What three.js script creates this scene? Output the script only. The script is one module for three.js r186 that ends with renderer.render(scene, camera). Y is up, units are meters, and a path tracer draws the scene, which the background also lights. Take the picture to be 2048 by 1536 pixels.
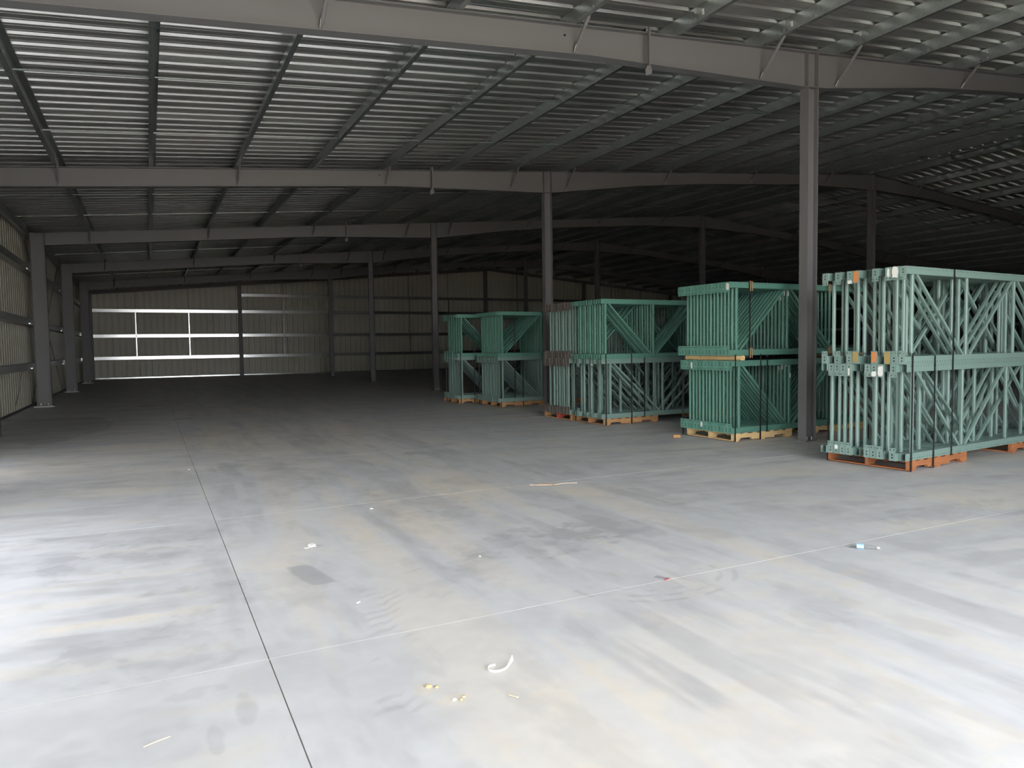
import * as THREE from 'three';
import { mergeGeometries } from 'three/addons/utils/BufferGeometryUtils.js';

// ---------------------------------------------------------------- camera, sky, sun, exposure
const scene = new THREE.Scene();
const camera = new THREE.PerspectiveCamera(2 * Math.atan(768 / 1443.7) * 180 / Math.PI, 4 / 3, 0.05, 400);
{
  const yaw = 0.4653, pitch = 0.0534, roll = -0.0142;
  const fwd = new THREE.Vector3(Math.sin(yaw) * Math.cos(pitch), -Math.sin(pitch), -Math.cos(yaw) * Math.cos(pitch));
  const right = new THREE.Vector3(Math.cos(yaw), 0, Math.sin(yaw));
  const up = new THREE.Vector3().crossVectors(right, fwd);
  camera.up.copy(right.clone().multiplyScalar(-Math.sin(roll)).addScaledVector(up, Math.cos(roll)));
  camera.position.set(0, 1.458, 0);
  camera.lookAt(camera.position.clone().add(fwd));
}
scene.add(camera);

const renderer = new THREE.WebGLRenderer({ antialias: true });
renderer.toneMapping = THREE.LinearToneMapping;
renderer.toneMappingExposure = 11.3;
renderer.shadowMap.enabled = true;

{ // clear pale sky, the same all the way round
  const W = 64, H = 128, d = new Float32Array(W * H * 4);
  for (let j = 0; j < H; j++) {
    const e = Math.max(0, ((j + 0.5) / H - 0.5) * 2), k = Math.pow(1 - e, 2.2);
    const c = [0.74 + 0.62 * k, 0.80 + 0.56 * k, 0.92 + 0.43 * k];
    for (let i = 0; i < W; i++) d.set([...c, 1], (j * W + i) * 4);
  }
  const t = new THREE.DataTexture(d, W, H, THREE.RGBAFormat, THREE.FloatType);
  t.mapping = THREE.EquirectangularReflectionMapping; t.magFilter = THREE.LinearFilter; t.needsUpdate = true;
  scene.background = t; scene.environment = t;
}
const sun = new THREE.DirectionalLight(new THREE.Color(1, 0.94, 0.84), 5);
sun.position.set(30, 62, -20); sun.target.position.set(0, 0, 0);
sun.castShadow = true; sun.shadow.mapSize.set(2048, 2048);
Object.assign(sun.shadow.camera, { left: -60, right: 60, top: 60, bottom: -60, near: 1, far: 200 });
scene.add(sun, sun.target);

// the open bay of the front wall, and the extent of the hall (Z counts metres away from the camera plane)
const OPEN = { x0: -1.1, x1: 8.0, h: 4.45 }, SIDES = [{ z0: 3.8, z1: 7.0, h: 2.3 }, { z0: 10.2, z1: 11.1, h: 2.1 }];
const WL = -2.92, WR = 43.0, ZF = -2.8, ZB = 43.18, ZA = -2.747 - 3.12, RIDGE = 20.04, SLOPE = 0.086;
const FR = [0, 1, 2, 3, 4].map(i => 7.457 + 7.62 * i);
const topY = X => 4.81 + SLOPE * (X <= RIDGE ? X : 2 * RIDGE - X);     // top of the rafters
const TH = Math.atan(SLOPE);

// ---------------------------------------------------------------- helpers
let seed = 20240;
const rnd = () => { seed = (seed * 1664525 + 1013904223) >>> 0; return seed / 4294967296; };
const taken = {};
const numbered = n => { const k = taken[n] = (taken[n] ?? -1) + 1; return k ? n + '_' + String(k).padStart(3, '0') : n; };
function mesh(name, geo, mat, parent) {
  const m = new THREE.Mesh(geo, mat); m.name = name; m.castShadow = m.receiveShadow = true; parent.add(m); return m;
}
function structure(name) { const g = new THREE.Group(); g.name = name; g.userData.kind = 'structure'; scene.add(g); return g; }
function thing(name, label, category, group) {
  const g = new THREE.Group(); g.name = numbered(name); g.userData = { label, category }; if (group) g.userData.group = group; scene.add(g); return g;
}
function single(name, geo, mat, label, category, group) {
  const m = mesh(numbered(name), geo, mat, scene); m.userData = { label, category }; if (group) m.userData.group = group; return m;
}
const box = (w, h, d, x = 0, y = 0, z = 0) => new THREE.BoxGeometry(w, h, d).translate(x, y, z);
// a box between corners, Z measured away from the camera
const bx = (x0, x1, y0, y1, Z0, Z1) => box(x1 - x0, y1 - y0, Z1 - Z0, (x0 + x1) / 2, (y0 + y1) / 2, -(Z0 + Z1) / 2);
const plain = g => { const r = g.index ? g.toNonIndexed() : g; for (const k of Object.keys(r.attributes)) if (!['position', 'normal', 'uv'].includes(k)) r.deleteAttribute(k); return r; };
const merge = l => mergeGeometries(l.map(plain), false);
const poly = pts => new THREE.Shape(pts.map(p => new THREE.Vector2(p[0], p[1])));
const prism = (pts, depth) => new THREE.ExtrudeGeometry(pts instanceof THREE.Shape ? pts : poly(pts), { depth, bevelEnabled: false, curveSegments: 6 });
// a bar with chamfered edges from a to b
function bar(a, b, w, h) {
  const va = new THREE.Vector3(...a), vb = new THREE.Vector3(...b), c = Math.min(w, h) * 0.18, x = w / 2, y = h / 2;
  const g = prism([[-x + c, -y], [x - c, -y], [x, -y + c], [x, y - c], [x - c, y], [-x + c, y], [-x, y - c], [-x, -y + c]], va.distanceTo(vb));
  const m = new THREE.Matrix4().lookAt(vb, va, Math.abs(vb.clone().sub(va).normalize().y) > 0.99 ? new THREE.Vector3(0, 0, 1) : new THREE.Vector3(0, 1, 0));
  return g.applyMatrix4(m).translate(...a);
}
function rod(a, b, r, n = 8) {
  const va = new THREE.Vector3(...a), vb = new THREE.Vector3(...b), L = va.distanceTo(vb);
  const q = new THREE.Quaternion().setFromUnitVectors(new THREE.Vector3(0, 1, 0), vb.clone().sub(va).normalize());
  return new THREE.CylinderGeometry(r, r, L, n).applyQuaternion(q).translate((a[0] + b[0]) / 2, (a[1] + b[1]) / 2, (a[2] + b[2]) / 2);
}
// value noise
const HN = new Float32Array(65536); for (let i = 0; i < 65536; i++) HN[i] = rnd();
function vn(x, y) {
  const xi = Math.floor(x), yi = Math.floor(y), fx = x - xi, fy = y - yi, u = fx * fx * (3 - 2 * fx), v = fy * fy * (3 - 2 * fy);
  const a = (xi & 255), b = ((xi + 1) & 255), c = (yi & 255) << 8, d = ((yi + 1) & 255) << 8;
  const p = HN[a | c], q = HN[b | c], r = HN[a | d], s = HN[b | d];
  return p + (q - p) * u + (r - p) * v + (p - q - r + s) * u * v;
}
function fbm(x, y, o) { let s = 0, a = 0.5, t = 0; for (let i = 0; i < o; i++) { s += a * vn(x, y); t += a; a *= 0.5; x = x * 2.03 + 17.3; y = y * 2.03 + 9.1; } return s / t; }
const sst = (a, b, x) => { x = Math.min(1, Math.max(0, (x - a) / (b - a))); return x * x * (3 - 2 * x); };
const enc = c => Math.max(0, Math.min(255, Math.round(255 * (c <= 0.0031308 ? 12.92 * c : 1.055 * Math.pow(c, 1 / 2.4) - 0.055))));
function colourTexture(W, H, f, wrap = true) {
  const d = new Uint8Array(W * H * 4);
  for (let j = 0; j < H; j++) for (let i = 0; i < W; i++) { const c = f((i + 0.5) / W, (j + 0.5) / H), o = (j * W + i) * 4; d[o] = enc(c[0]); d[o + 1] = enc(c[1]); d[o + 2] = enc(c[2]); d[o + 3] = 255; }
  const t = new THREE.DataTexture(d, W, H); t.colorSpace = THREE.SRGBColorSpace; t.magFilter = THREE.LinearFilter; t.minFilter = THREE.LinearMipmapLinearFilter; t.generateMipmaps = true;
  if (wrap) t.wrapS = t.wrapT = THREE.RepeatWrapping; t.needsUpdate = true; return t;
}
function greyTexture(W, H, f) {
  const d = new Uint8Array(W * H * 4);
  for (let j = 0; j < H; j++) for (let i = 0; i < W; i++) { const v = Math.max(0, Math.min(255, 255 * f((i + 0.5) / W, (j + 0.5) / H))), o = (j * W + i) * 4; d[o] = d[o + 1] = d[o + 2] = v; d[o + 3] = 255; }
  const t = new THREE.DataTexture(d, W, H); t.magFilter = THREE.LinearFilter; t.wrapS = t.wrapT = THREE.RepeatWrapping; t.needsUpdate = true; return t;
}
const lin = (r, g, b) => new THREE.Color().setRGB(r, g, b);
const std = (c, roughness, metalness = 0, extra = {}) => new THREE.MeshStandardMaterial({ color: lin(...c), roughness, metalness, ...extra });

// ---------------------------------------------------------------- materials
const spangle = colourTexture(256, 256, (u, v) => { const n = 0.78 + 0.3 * fbm(u * 32, v * 32, 3); return [0.36 * n, 0.395 * n, 0.385 * n]; });
const spangleRough = greyTexture(256, 256, (u, v) => 0.24 + 0.2 * fbm(u * 24 + 5, v * 24, 3));
const M = {
  primer: std([0.128, 0.127, 0.13], 0.5),
  galvanized: new THREE.MeshStandardMaterial({ color: 0xffffff, map: spangle, roughnessMap: spangleRough, roughness: 1, metalness: 0.85 }),
  girt: std([0.58, 0.60, 0.62], 0.2, 0.92),
  roofSheet: std([0.60, 0.595, 0.57], 0.33, 0.9),
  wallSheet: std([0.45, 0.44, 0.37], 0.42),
  shadedSheet: std([0.05, 0.05, 0.053], 0.6),  // right wall sheets: shade of the unlit side put into the colour
  bolt: std([0.8, 0.8, 0.8], 0.3, 0.9),
  dust: std([0.50, 0.48, 0.44], 0.95),
  jointFill: std([0.19, 0.175, 0.155], 0.95),
  grout: std([0.42, 0.42, 0.40], 0.9),
  greenDull: std([0.155, 0.235, 0.21], 0.42),
  greenDullB: std([0.138, 0.215, 0.193], 0.45),
  green: std([0.088, 0.215, 0.17], 0.42),
  greenB: std([0.10, 0.235, 0.185], 0.45),
  brownPlate: std([0.10, 0.08, 0.07], 0.6),
  strap: std([0.012, 0.012, 0.013], 0.45),
  paper: std([0.62, 0.62, 0.59], 0.8),
  orangePaper: std([0.48, 0.19, 0.06], 0.8),
  yellowPaper: std([0.30, 0.22, 0.07], 0.8),
  cardboard: std([0.34, 0.20, 0.10], 0.85),
  earth: std([0.30, 0.26, 0.20], 0.95),
};
function wood(c) {
  return new THREE.MeshStandardMaterial({ roughness: 0.8, map: colourTexture(128, 128, (u, v) => { const n = 0.7 + 0.55 * fbm(u * 4, v * 40, 4); return [c[0] * n, c[1] * n, c[2] * n]; }) });
}
const woodOrange = wood([0.31, 0.115, 0.042]), woodPale = wood([0.62, 0.44, 0.22]), woodBrown = wood([0.38, 0.205, 0.09]), woodRed = wood([0.42, 0.06, 0.04]);

// ---------------------------------------------------------------- ground outside
{
  const g = structure('ground_outside');
  mesh('ground_plane', bx(-90, 90, -0.4, -0.06, -90, ZA), M.earth, g);
  mesh('ground_plane', bx(-90, WL - 0.4, -0.4, -0.06, ZA, 90), M.earth, g);
  mesh('ground_plane', bx(WR + 0.4, 90, -0.4, -0.06, ZA, 90), M.earth, g);
}

// ---------------------------------------------------------------- floor
{
  const floor = structure('floor');
  // marks on the concrete, in metres (X, Z)
  const blots = [[-0.2, 5.73, 0.5, 0.5, 0.5], [0.25, 4.61, 0.35, 0.3, 0.45], [2.57, 4.68, 0.6, 0.35, 0.6], [3.12, 4.7, 0.5, 0.3, 0.5], [0.02, 3.85, 0.4, 0.3, 0.45], [-0.82, 6.15, 0.6, 0.5, 0.4],
    [0.14, 3.29, 0.13, 0.05, 0.4], [0.3, 3.06, 0.04, 0.13, 0.4], [0.17, 2.86, 0.03, 0.09, 0.4], [1.14, 9.53, 0.4, 0.5, 0.5], [1.4, 8.19, 0.5, 0.4, 0.35], [3.36, 9.39, 0.35, 0.2, 0.7],
    [6.07, 3.78, 0.8, 0.2, 0.45], [5.84, 4.38, 0.7, 0.15, 0.5], [5.0, 5.2, 0.7, 0.25, 0.3], [3.23, 2.68, 0.4, 0.15, 0.3], [0.63, 6.32, 0.25, 0.4, 0.3], [2.2, 6.5, 0.5, 0.9, 0.35], [1.6, 4.2, 0.3, 0.4, 0.3], [4.1, 7.4, 0.7, 0.5, 0.3], [-1.6, 9.5, 0.5, 0.9, 0.3], [5.6, 7.0, 0.5, 0.3, 0.35], [1.8, 11.2, 0.6, 0.7, 0.3]];
  const sandy = [[1.0, 2.86, 0.05, 0.05, 0.7], [1.08, 2.72, 0.07, 0.05, 0.7], [3.9, 3.05, 0.10, 0.05, 0.6], [3.7, 2.9, 0.12, 0.04, 0.3], [5.6, 3.3, 0.5, 0.06, 0.35], [3.9, 6.0, 0.4, 0.25, 0.5], [2.55, 5.2, 0.15, 0.04, 0.4], [-0.1, 4.4, 0.35, 0.05, 0.5], [-0.4, 5.2, 0.6, 0.06, 0.4], [0.6, 5.0, 0.4, 0.05, 0.3], [-1.2, 10.5, 0.7, 0.8, 0.6], [-0.3, 9.0, 0.7, 0.8, 0.35], [1.0, 12, 0.8, 1.5, 0.4], [2.4, 10, 0.5, 1.2, 0.3]];
  const inBlot = (X, Z, b, wob) => { const dx = (X - b[0]) / b[2], dz = (Z - b[1]) / b[3], r = dx * dx + dz * dz; return r > 4 ? 0 : b[4] * sst(1.5, 0.45, r + wob); };
  function concrete(X, Z, near) {
    const coarse = fbm(X * 0.45 + 3, Z * 0.45, 3), mid = fbm(X * 2.1, Z * 2.1, 4), fine = near ? fbm(X * 13, Z * 13, 3) : 0.5;
    const alongZ = fbm(X * 4.5 + 0.9 * vn(Z * 0.35, 3) + 40, Z * 0.42, 4), alongX = fbm(X * 0.75 + 9, Z * 5.2 + 0.8 * vn(X * 0.6, 8) + 0.8 * X, 4);
    const wz = sst(-0.3, 0.9, X) * (1 - 0.75 * sst(3.6, 5.2, X)) * 1, st = alongZ * wz + alongX * (1 - wz);
    let dust = 0.55 * sst(0.50, 0.70, st) + 0.5 * sst(0.5, 0.75, coarse) + 0.2 * sst(0.55, 0.8, mid);
    let dark = 0.55 * sst(0.52, 0.33, st) * sst(0.3, 0.6, mid) + 0.25 * sst(0.45, 0.25, mid);
    dark += 0.30 * sst(0.52, 0.72, fbm(X * 3.1 + 31, Z * 6.5 + 0.9 * X, 4)) * (1 - wz) + 0.30 * sst(0.52, 0.72, fbm(X * 6.5 + 0.5 * Z, Z * 2.6 + 12, 4)) * wz;
    dust += 0.35 * sst(0.56, 0.72, fbm(X * 5.5 + 70, Z * 8.5 + 5, 3)) * sst(0.4, 0.6, coarse);
    const wob = 1.6 * (fbm(X * 5, Z * 5, 3) - 0.5) + 1.8 * (fbm(X * 17 + 4, Z * 17, 3) - 0.5);
    if (near) {
      const mott = sst(0.42, 0.6, fbm(X * 7, Z * 9, 3));
      for (const b of blots) dark += inBlot(X, Z, b, wob) * (b[2] < 0.2 ? 1 : 0.35 + 0.65 * mott);
      for (const b of sandy) dust += 1.1 * inBlot(X, Z, b, wob);
      // solid dark scrape
      { const t = (4.95 - Z) / 0.5, c = 0.835 + 0.065 * t + 0.03 * t * t; if (t > 0 && t < 1) dark += 0.85 * sst(0.085, 0.05, Math.abs(X - c) + 0.05 * (mid - 0.5)) * sst(0, 0.1, t) * sst(1, 0.93, t); }
      // lugged tyre print running towards the camera
      if (Z > 2.7 && Z < 4.3) {
        const c = 1.20 - 0.33 * Math.pow((4.25 - Z) / 1.5, 1.1), t = X - c;
        if (t > -0.14 && t < 0.17) { const ph = (Z - 1.1 * Math.max(0, t) + 2.2 * t * t) / 0.098; dark += 0.42 * sst(-0.1, 0.8, Math.sin((ph + 0.5 * (fbm(X * 9, Z * 9, 2) - 0.5)) * 6.283)) * sst(-0.14, -0.08, t) * sst(0.17, 0.08, t) * sst(0.35, 0.62, fbm(X * 5 + 2, Z * 5, 3)); }
      }
      { const dx = X - 2.78, dz = Z - 3.62, r = Math.hypot(dx, dz * 1.3); if (dz < 0 && r > 0.28 && r < 0.62) dark += 0.45 * sst(0.2, 0.7, Math.sin(r * 58)) * sst(0.35, 0.55, vn(X * 9, Z * 14)); }
      // curved rows of small tread prints
      { const dx = X - 0.6, dz = Z - 8.2, r = Math.hypot(dx, dz); if (Math.abs(r - 0.95) < 0.05 && dx > 0.55 && Math.abs(dz) < 0.9) dark += 0.5 * sst(0.1, 0.6, Math.sin(dz * 62)); }
    }
    // darker patch with a distinct edge by the left wall
    { const d = Math.hypot((X + 1.75) / 1.15, (Z - 16.4) / 2.6) + 0.5 * (fbm(X * 1.3, Z * 0.9, 3) - 0.5); dark += 0.55 * sst(1, 0.93, d); }
    { const d = Math.hypot((X + 0.1) / 0.28, (Z - 21.3) / 0.35) + 0.5 * (mid - 0.5); dark += 0.9 * sst(1, 0.7, d); }
    { const d = Math.hypot((X - 0.6) / 0.22, (Z - 16.8) / 0.22) + 0.5 * (mid - 0.5); dark += 0.9 * sst(1, 0.7, d); }
    dust = Math.min(1, dust); dark = Math.min(1, dark) * 0.75;
    const g = 0.93 + 0.10 * fine + 0.06 * (mid - 0.5);
    const o = [0.555, 0.565, 0.58], s = [0.64, 0.59, 0.505], k = [0.33, 0.335, 0.35];
    return o.map((c, i) => { let v = c + (s[i] - c) * dust * 0.75; v += (k[i] - v) * dark; return v * g; });
  }
  const region = (x0, x1, Z0, Z1, W, H, near) => {
    const t = colourTexture(W, H, (u, v) => concrete(x0 + u * (x1 - x0), Z0 + v * (Z1 - Z0), near), false);
    return { x0, x1, Z0, Z1, mat: new THREE.MeshStandardMaterial({ map: t, roughness: 0.48 }) };
  };
  const XS = [WL - 0.25, 0.454, 8.558, 20.04, 31.5, WR + 0.25];
  const ZS = [ZA]; for (let k = -2; k < 13; k++) ZS.push(3.493 + 3.12 * k); ZS.push(ZB + 0.25);
  const near = region(XS[0], 8.56, ZS[0], ZS[7], 2048, 2048, true), far = region(XS[0], 8.56, ZS[7], ZB + 0.25, 1024, 1536, false), side = region(8.55, WR + 0.25, ZS[0], ZB + 0.25, 1024, 1024, false);
  for (let i = 0; i < XS.length - 1; i++) for (let j = 0; j < ZS.length - 1; j++) {
    const r = i > 1 ? side : j < 7 ? near : far, gx = 0.0028, gz = 0.0028;
    const g = bx(XS[i] + gx, XS[i + 1] - gx, -0.15, 0, ZS[j] + gz, ZS[j + 1] - gz), p = g.attributes.position, uv = g.attributes.uv;
    for (let k = 0; k < p.count; k++) uv.setXY(k, (p.getX(k) - r.x0) / (r.x1 - r.x0), (-p.getZ(k) - r.Z0) / (r.Z1 - r.Z0));
    mesh('concrete_slab', g, r.mat, floor);
  }
  for (let i = 1; i < XS.length - 1; i++) mesh('joint_filler', bx(XS[i] - 0.0028, XS[i] + 0.0028, -0.15, -0.004, ZA, ZB + 0.2), M.jointFill, floor);
  for (let j = 1; j < ZS.length - 1; j++) mesh('saw_cut_dust', bx(WL - 0.2, WR + 0.2, -0.15, -0.001, ZS[j] - 0.0028, ZS[j] + 0.0028), M.dust, floor);
}

// ---------------------------------------------------------------- ribbed sheeting
// one sheet: three ribs 305 mm apart; u across the sheet, v away from the room
const SHEET = 0.9144, PITCH = SHEET / 3;
function sheetProfile(n = 3) {
  const a = [];
  for (let k = 0; k < n; k++) {
    const o = k * PITCH;
    a.push([o, 0], [o + 0.034, 0], [o + 0.042, 0.004], [o + 0.062, 0.004], [o + 0.07, 0], [o + 0.100, 0], [o + 0.126, 0.042], [o + 0.162, 0.042], [o + 0.188, 0], [o + 0.218, 0], [o + 0.226, 0.004], [o + 0.246, 0.004], [o + 0.254, 0]);
  }
  a.push([n * PITCH, 0]);
  const b = a.map(p => [p[0], p[1] + 0.004]).reverse();
  return a.concat(b);
}
const sheetShape = poly(sheetProfile()), sheetUp = h => prism(sheetShape, h);

// ---------------------------------------------------------------- ceiling: sheets, purlins, bridging
{
  const ceiling = structure('ceiling');
  const off = 0.205;
  const lenL = (RIDGE - (WL - 0.15)) / Math.cos(TH), c = Math.cos(TH), s = Math.sin(TH);
  const gL = sheetUp(lenL).applyMatrix4(new THREE.Matrix4().makeBasis(new THREE.Vector3(0, 0, -1), new THREE.Vector3(-s, c, 0), new THREE.Vector3(c, s, 0)));
  const gR = sheetUp(lenL).applyMatrix4(new THREE.Matrix4().makeBasis(new THREE.Vector3(0, 0, -1), new THREE.Vector3(s, c, 0), new THREE.Vector3(c, -s, 0)));
  for (let k = 0; k < Math.ceil((ZB - ZF + 0.5) / SHEET); k++) {
    const Z = ZF - 0.3 + k * SHEET;
    mesh('roof_sheet', gL, M.roofSheet, ceiling).position.set(WL - 0.15, topY(WL - 0.15) + off, -Z);
    mesh('roof_sheet', gR, M.roofSheet, ceiling).position.set(RIDGE, topY(RIDGE) + off, -Z);
  }
  mesh('ridge_cap', prism([[-0.25, -0.25 * SLOPE], [0, 0], [0.25, -0.25 * SLOPE], [0.25, -0.25 * SLOPE + 0.006], [0, 0.006], [-0.25, -0.25 * SLOPE + 0.006]], ZB - ZF + 0.4).translate(RIDGE, topY(RIDGE) + off + 0.045, -ZB - 0.2), M.roofSheet, ceiling);
  // zed purlins, one length per bay, lapped over the rafters
  const t = 0.0035, zed = [[-0.066, 0.018], [-0.066, 0], [0, 0], [0, 0.2 - t], [0.066, 0.2 - t], [0.066, 0.182], [0.066 + t, 0.182], [0.066 + t, 0.2], [-t, 0.2], [-t, t], [-0.066 + t, t], [-0.066 + t, 0.018]];
  const BAYS = [[ZF, FR[0]], [FR[0], FR[1]], [FR[1], FR[2]], [FR[2], FR[3]], [FR[3], FR[4]], [FR[4], ZB - 0.02]];
  const boltGeo = new THREE.CylinderGeometry(0.011, 0.011, 0.014, 6).rotateZ(Math.PI / 2);
  const cache = {};
  const XP = []; for (let k = 0; k < 15; k++) XP.push(-1.29 + 1.485 * k);
  for (const side of [-1, 1]) for (let k = 0; k < 15; k++) BAYS.forEach(([Z0, Z1], b) => {
    const lap0 = b ? 0.45 : 0, lap1 = b < 5 ? 0.45 : 0, L = Z1 - Z0 + lap0 + lap1, key = L.toFixed(3) + side;
    cache[key] ??= prism(side < 0 ? zed : zed.map(p => [-p[0], p[1]]).reverse(), L);
    const X = side < 0 ? XP[k] : 2 * RIDGE - XP[k], o = (b % 2) * 0.0045 * side;
    const m = mesh('purlin', cache[key], M.galvanized, ceiling);
    m.position.set(X + o, topY(X) + 0.002, -(Z1 + lap1)); m.rotation.z = -side * TH;
    if (side < 0 && b > 0 && k < 13) {
      const q = [];
      for (const dz of [-0.42, 0.42]) for (const y of [0.06, 0.14]) if (rnd() < 0.8) q.push(boltGeo.clone().translate(-0.008, y, L - lap0 - 0 + dz));
      if (q.length) mesh('bolt_heads', merge(q), M.bolt, m);
      if ((k === 4 || k === 5 || k === 6) && b === 1) mesh('paper_tag', box(0.001, 0.07, 0.035, -0.006, 0.1, L - lap0 + 0.55), M.paper, m);
    }
  });
  for (const X of [WL + 0.17, 2 * RIDGE - WL - 0.17]) BAYS.forEach(([Z0, Z1]) => mesh('eave_strut', merge([bx(X - 0.004, X, topY(X) - 0.01, topY(X) + 0.2, Z0 + 0.01, Z1 - 0.01), bx(X - 0.1, X + 0.002, topY(X) - 0.012, topY(X) - 0.008, Z0 + 0.01, Z1 - 0.01)]), M.galvanized, ceiling));
  // slim bridging angles across the purlins
  BAYS.forEach(([Z0, Z1], b) => {
    for (const Z of b === 5 ? [Z0 + 2.6] : [Z1 - 7.62 + 2.86, Z1 - 7.62 + 5.46]) {
      if (Z < 0.5) continue;
      mesh('bridging_bar', bar([XP[0] - 1.4, topY(XP[0] - 1.4) + 0.07, -Z], [RIDGE - 0.5, topY(RIDGE - 0.5) + 0.07, -Z], 0.022, 0.022), M.galvanized, ceiling);
      mesh('bridging_bar', bar([RIDGE + 0.5, topY(RIDGE + 0.5) + 0.07, -Z], [WR - 0.4, topY(WR - 0.4) + 0.07, -Z], 0.022, 0.022), M.galvanized, ceiling);
    }
  });
  // diagonal tie rods in the plane of the roof
  const tie = (X0, Z0, X1, Z1) => mesh('tie_rod', rod([X0, topY(X0) - 0.03, -Z0], [X1, topY(X1) - 0.03, -Z1], 0.008), M.primer, ceiling);
  tie(9.1, 9.5, 10.6, 10.06); tie(9.1, 11.7, 10.6, 12.45);
}

// ---------------------------------------------------------------- walls
function girt(x0, x1, y, Z) { // channel with an upright face, along X
  return merge([bx(x0, x1, y - 0.085, y + 0.085, Z, Z + 0.004), bx(x0, x1, y + 0.08, y + 0.085, Z, Z + 0.17), bx(x0, x1, y - 0.085, y - 0.08, Z, Z + 0.17), bx(x0, x1, y - 0.012, y - 0.002, Z - 0.012, Z)]);
}
function sideGirt(X, s, y, Z0, Z1) { // channel with an upright face, along Z; s points into the room
  const f = (a, b, y0, y1) => bx(Math.min(X + s * a, X + s * b), Math.max(X + s * a, X + s * b), y0, y1, Z0, Z1);
  return merge([f(0.196, 0.2, y - 0.085, y + 0.085), f(0, 0.2, y + 0.081, y + 0.085), f(0, 0.2, y - 0.085, y - 0.081)]);
}
{
  const nL = Math.ceil((ZB - ZF) / SHEET);
  // side walls: sheet lies in the Z-Y plane
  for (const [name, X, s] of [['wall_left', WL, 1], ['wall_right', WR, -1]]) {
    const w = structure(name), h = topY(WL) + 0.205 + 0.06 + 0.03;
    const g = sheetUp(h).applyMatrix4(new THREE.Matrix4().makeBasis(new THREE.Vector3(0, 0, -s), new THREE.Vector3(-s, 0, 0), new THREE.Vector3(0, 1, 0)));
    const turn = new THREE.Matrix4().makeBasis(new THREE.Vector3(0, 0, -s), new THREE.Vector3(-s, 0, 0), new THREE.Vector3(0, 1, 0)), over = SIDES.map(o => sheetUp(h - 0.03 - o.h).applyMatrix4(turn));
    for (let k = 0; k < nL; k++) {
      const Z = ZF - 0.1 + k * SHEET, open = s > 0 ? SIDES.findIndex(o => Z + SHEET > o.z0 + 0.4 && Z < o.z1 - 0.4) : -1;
      mesh('wall_sheet', open >= 0 ? over[open] : g, s > 0 ? M.wallSheet : M.shadedSheet, w).position.set(X, open >= 0 ? SIDES[open].h : -0.03, -Z - (s < 0 ? SHEET : 0));
    }
    if (s > 0) for (const SIDE of SIDES) { mesh('opening_header', bx(X + 0.01, X + 0.2, SIDE.h - 0.02, SIDE.h + 0.15, SIDE.z0 - 0.2, SIDE.z1 + 0.2), M.primer, w); for (const Z of [SIDE.z0 - 0.1, SIDE.z1 + 0.1]) mesh('opening_jamb', bx(X + 0.01, X + 0.2, 0, topY(WL) - 0.02, Z - 0.06, Z + 0.06), M.primer, w); }
    const B = [ZF, ...FR, ZB - 0.03];
    for (const y of [1.09, 2.25, 3.66]) for (let b = s > 0 && y < 3 ? 2 : 0; b < 6; b++) {
      const g = mesh('girt', sideGirt(X + s * 0.002, s, y, B[b] + 0.01, B[b + 1] - 0.01), M.galvanized, w);
      if (s > 0) mesh('bolt_heads', merge([0.3, 0.45].map(d => box(0.012, 0.03, 0.05, X + 0.208, y - 0.05, -(B[b + 1] - d)))), M.bolt, g);
    }
    for (let b = s > 0 ? 2 : 0; b < 6; b++) mesh('base_angle', merge([bx(X + Math.min(s * 0.004, s * 0.008), X + Math.max(s * 0.004, s * 0.008), 0, 0.05, B[b], B[b + 1]), bx(X + Math.min(s * 0.004, s * 0.05), X + Math.max(s * 0.004, s * 0.05), 0, 0.004, B[b], B[b + 1])]), M.primer, w);
    if (s > 0) {
      mesh('brace_rod', rod([WL + 0.12, 0.1, -(FR[2] + 0.1)], [WL + 0.12, 4.4, -(FR[3] - 0.1)], 0.011), M.primer, w);
      mesh('brace_rod', rod([WL + 0.12, 4.4, -(FR[2] + 0.1)], [WL + 0.12, 0.1, -(FR[3] - 0.1)], 0.011), M.primer, w);
      mesh('loose_wire', new THREE.TubeGeometry(new THREE.CatmullRomCurve3([[-2.86, 1.05, -21.9], [-2.87, 0.8, -21.5], [-2.85, 0.5, -21.05], [-2.86, 0.2, -20.5]].map(p => new THREE.Vector3(...p))), 20, 0.006, 5), M.strap, w);
    }
  }
  // end walls: sheet lies in the X-Y plane
  const EC = [4.64, 12.2, 19.75, 27.3, 34.9];
  const columnAt = (X, h, Z) => merge([bx(X - 0.1, X + 0.1, 0, h, Z - 0.1, Z - 0.092), bx(X - 0.1, X + 0.1, 0, h, Z + 0.092, Z + 0.1), bx(X - 0.004, X + 0.004, 0, h, Z - 0.092, Z + 0.092)]);
  const back = structure('wall_back'), front = structure('wall_front');
  const nB = Math.ceil((WR - WL + 0.2) / SHEET);
  const upTo = x => topY(x) + 0.205;
  for (let k = 0; k < nB; k++) {
    const x0 = WL - 0.1 + k * SHEET, h = Math.max(upTo(x0), upTo(x0 + SHEET), x0 < RIDGE && x0 + SHEET > RIDGE ? upTo(RIDGE) : 0) + 0.05 + 0.03;
    mesh('wall_sheet', sheetUp(h).applyMatrix4(new THREE.Matrix4().makeBasis(new THREE.Vector3(1, 0, 0), new THREE.Vector3(0, 0, -1), new THREE.Vector3(0, 1, 0))), M.wallSheet, back).position.set(x0, -0.03, -ZB);
    // front wall: leave the open bay
    const f0 = x0, f1 = x0 + SHEET, inOpen = f1 > OPEN.x0 + 0.3 && f0 < OPEN.x1 - 0.3, y0 = inOpen ? OPEN.h : -0.03;
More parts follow.
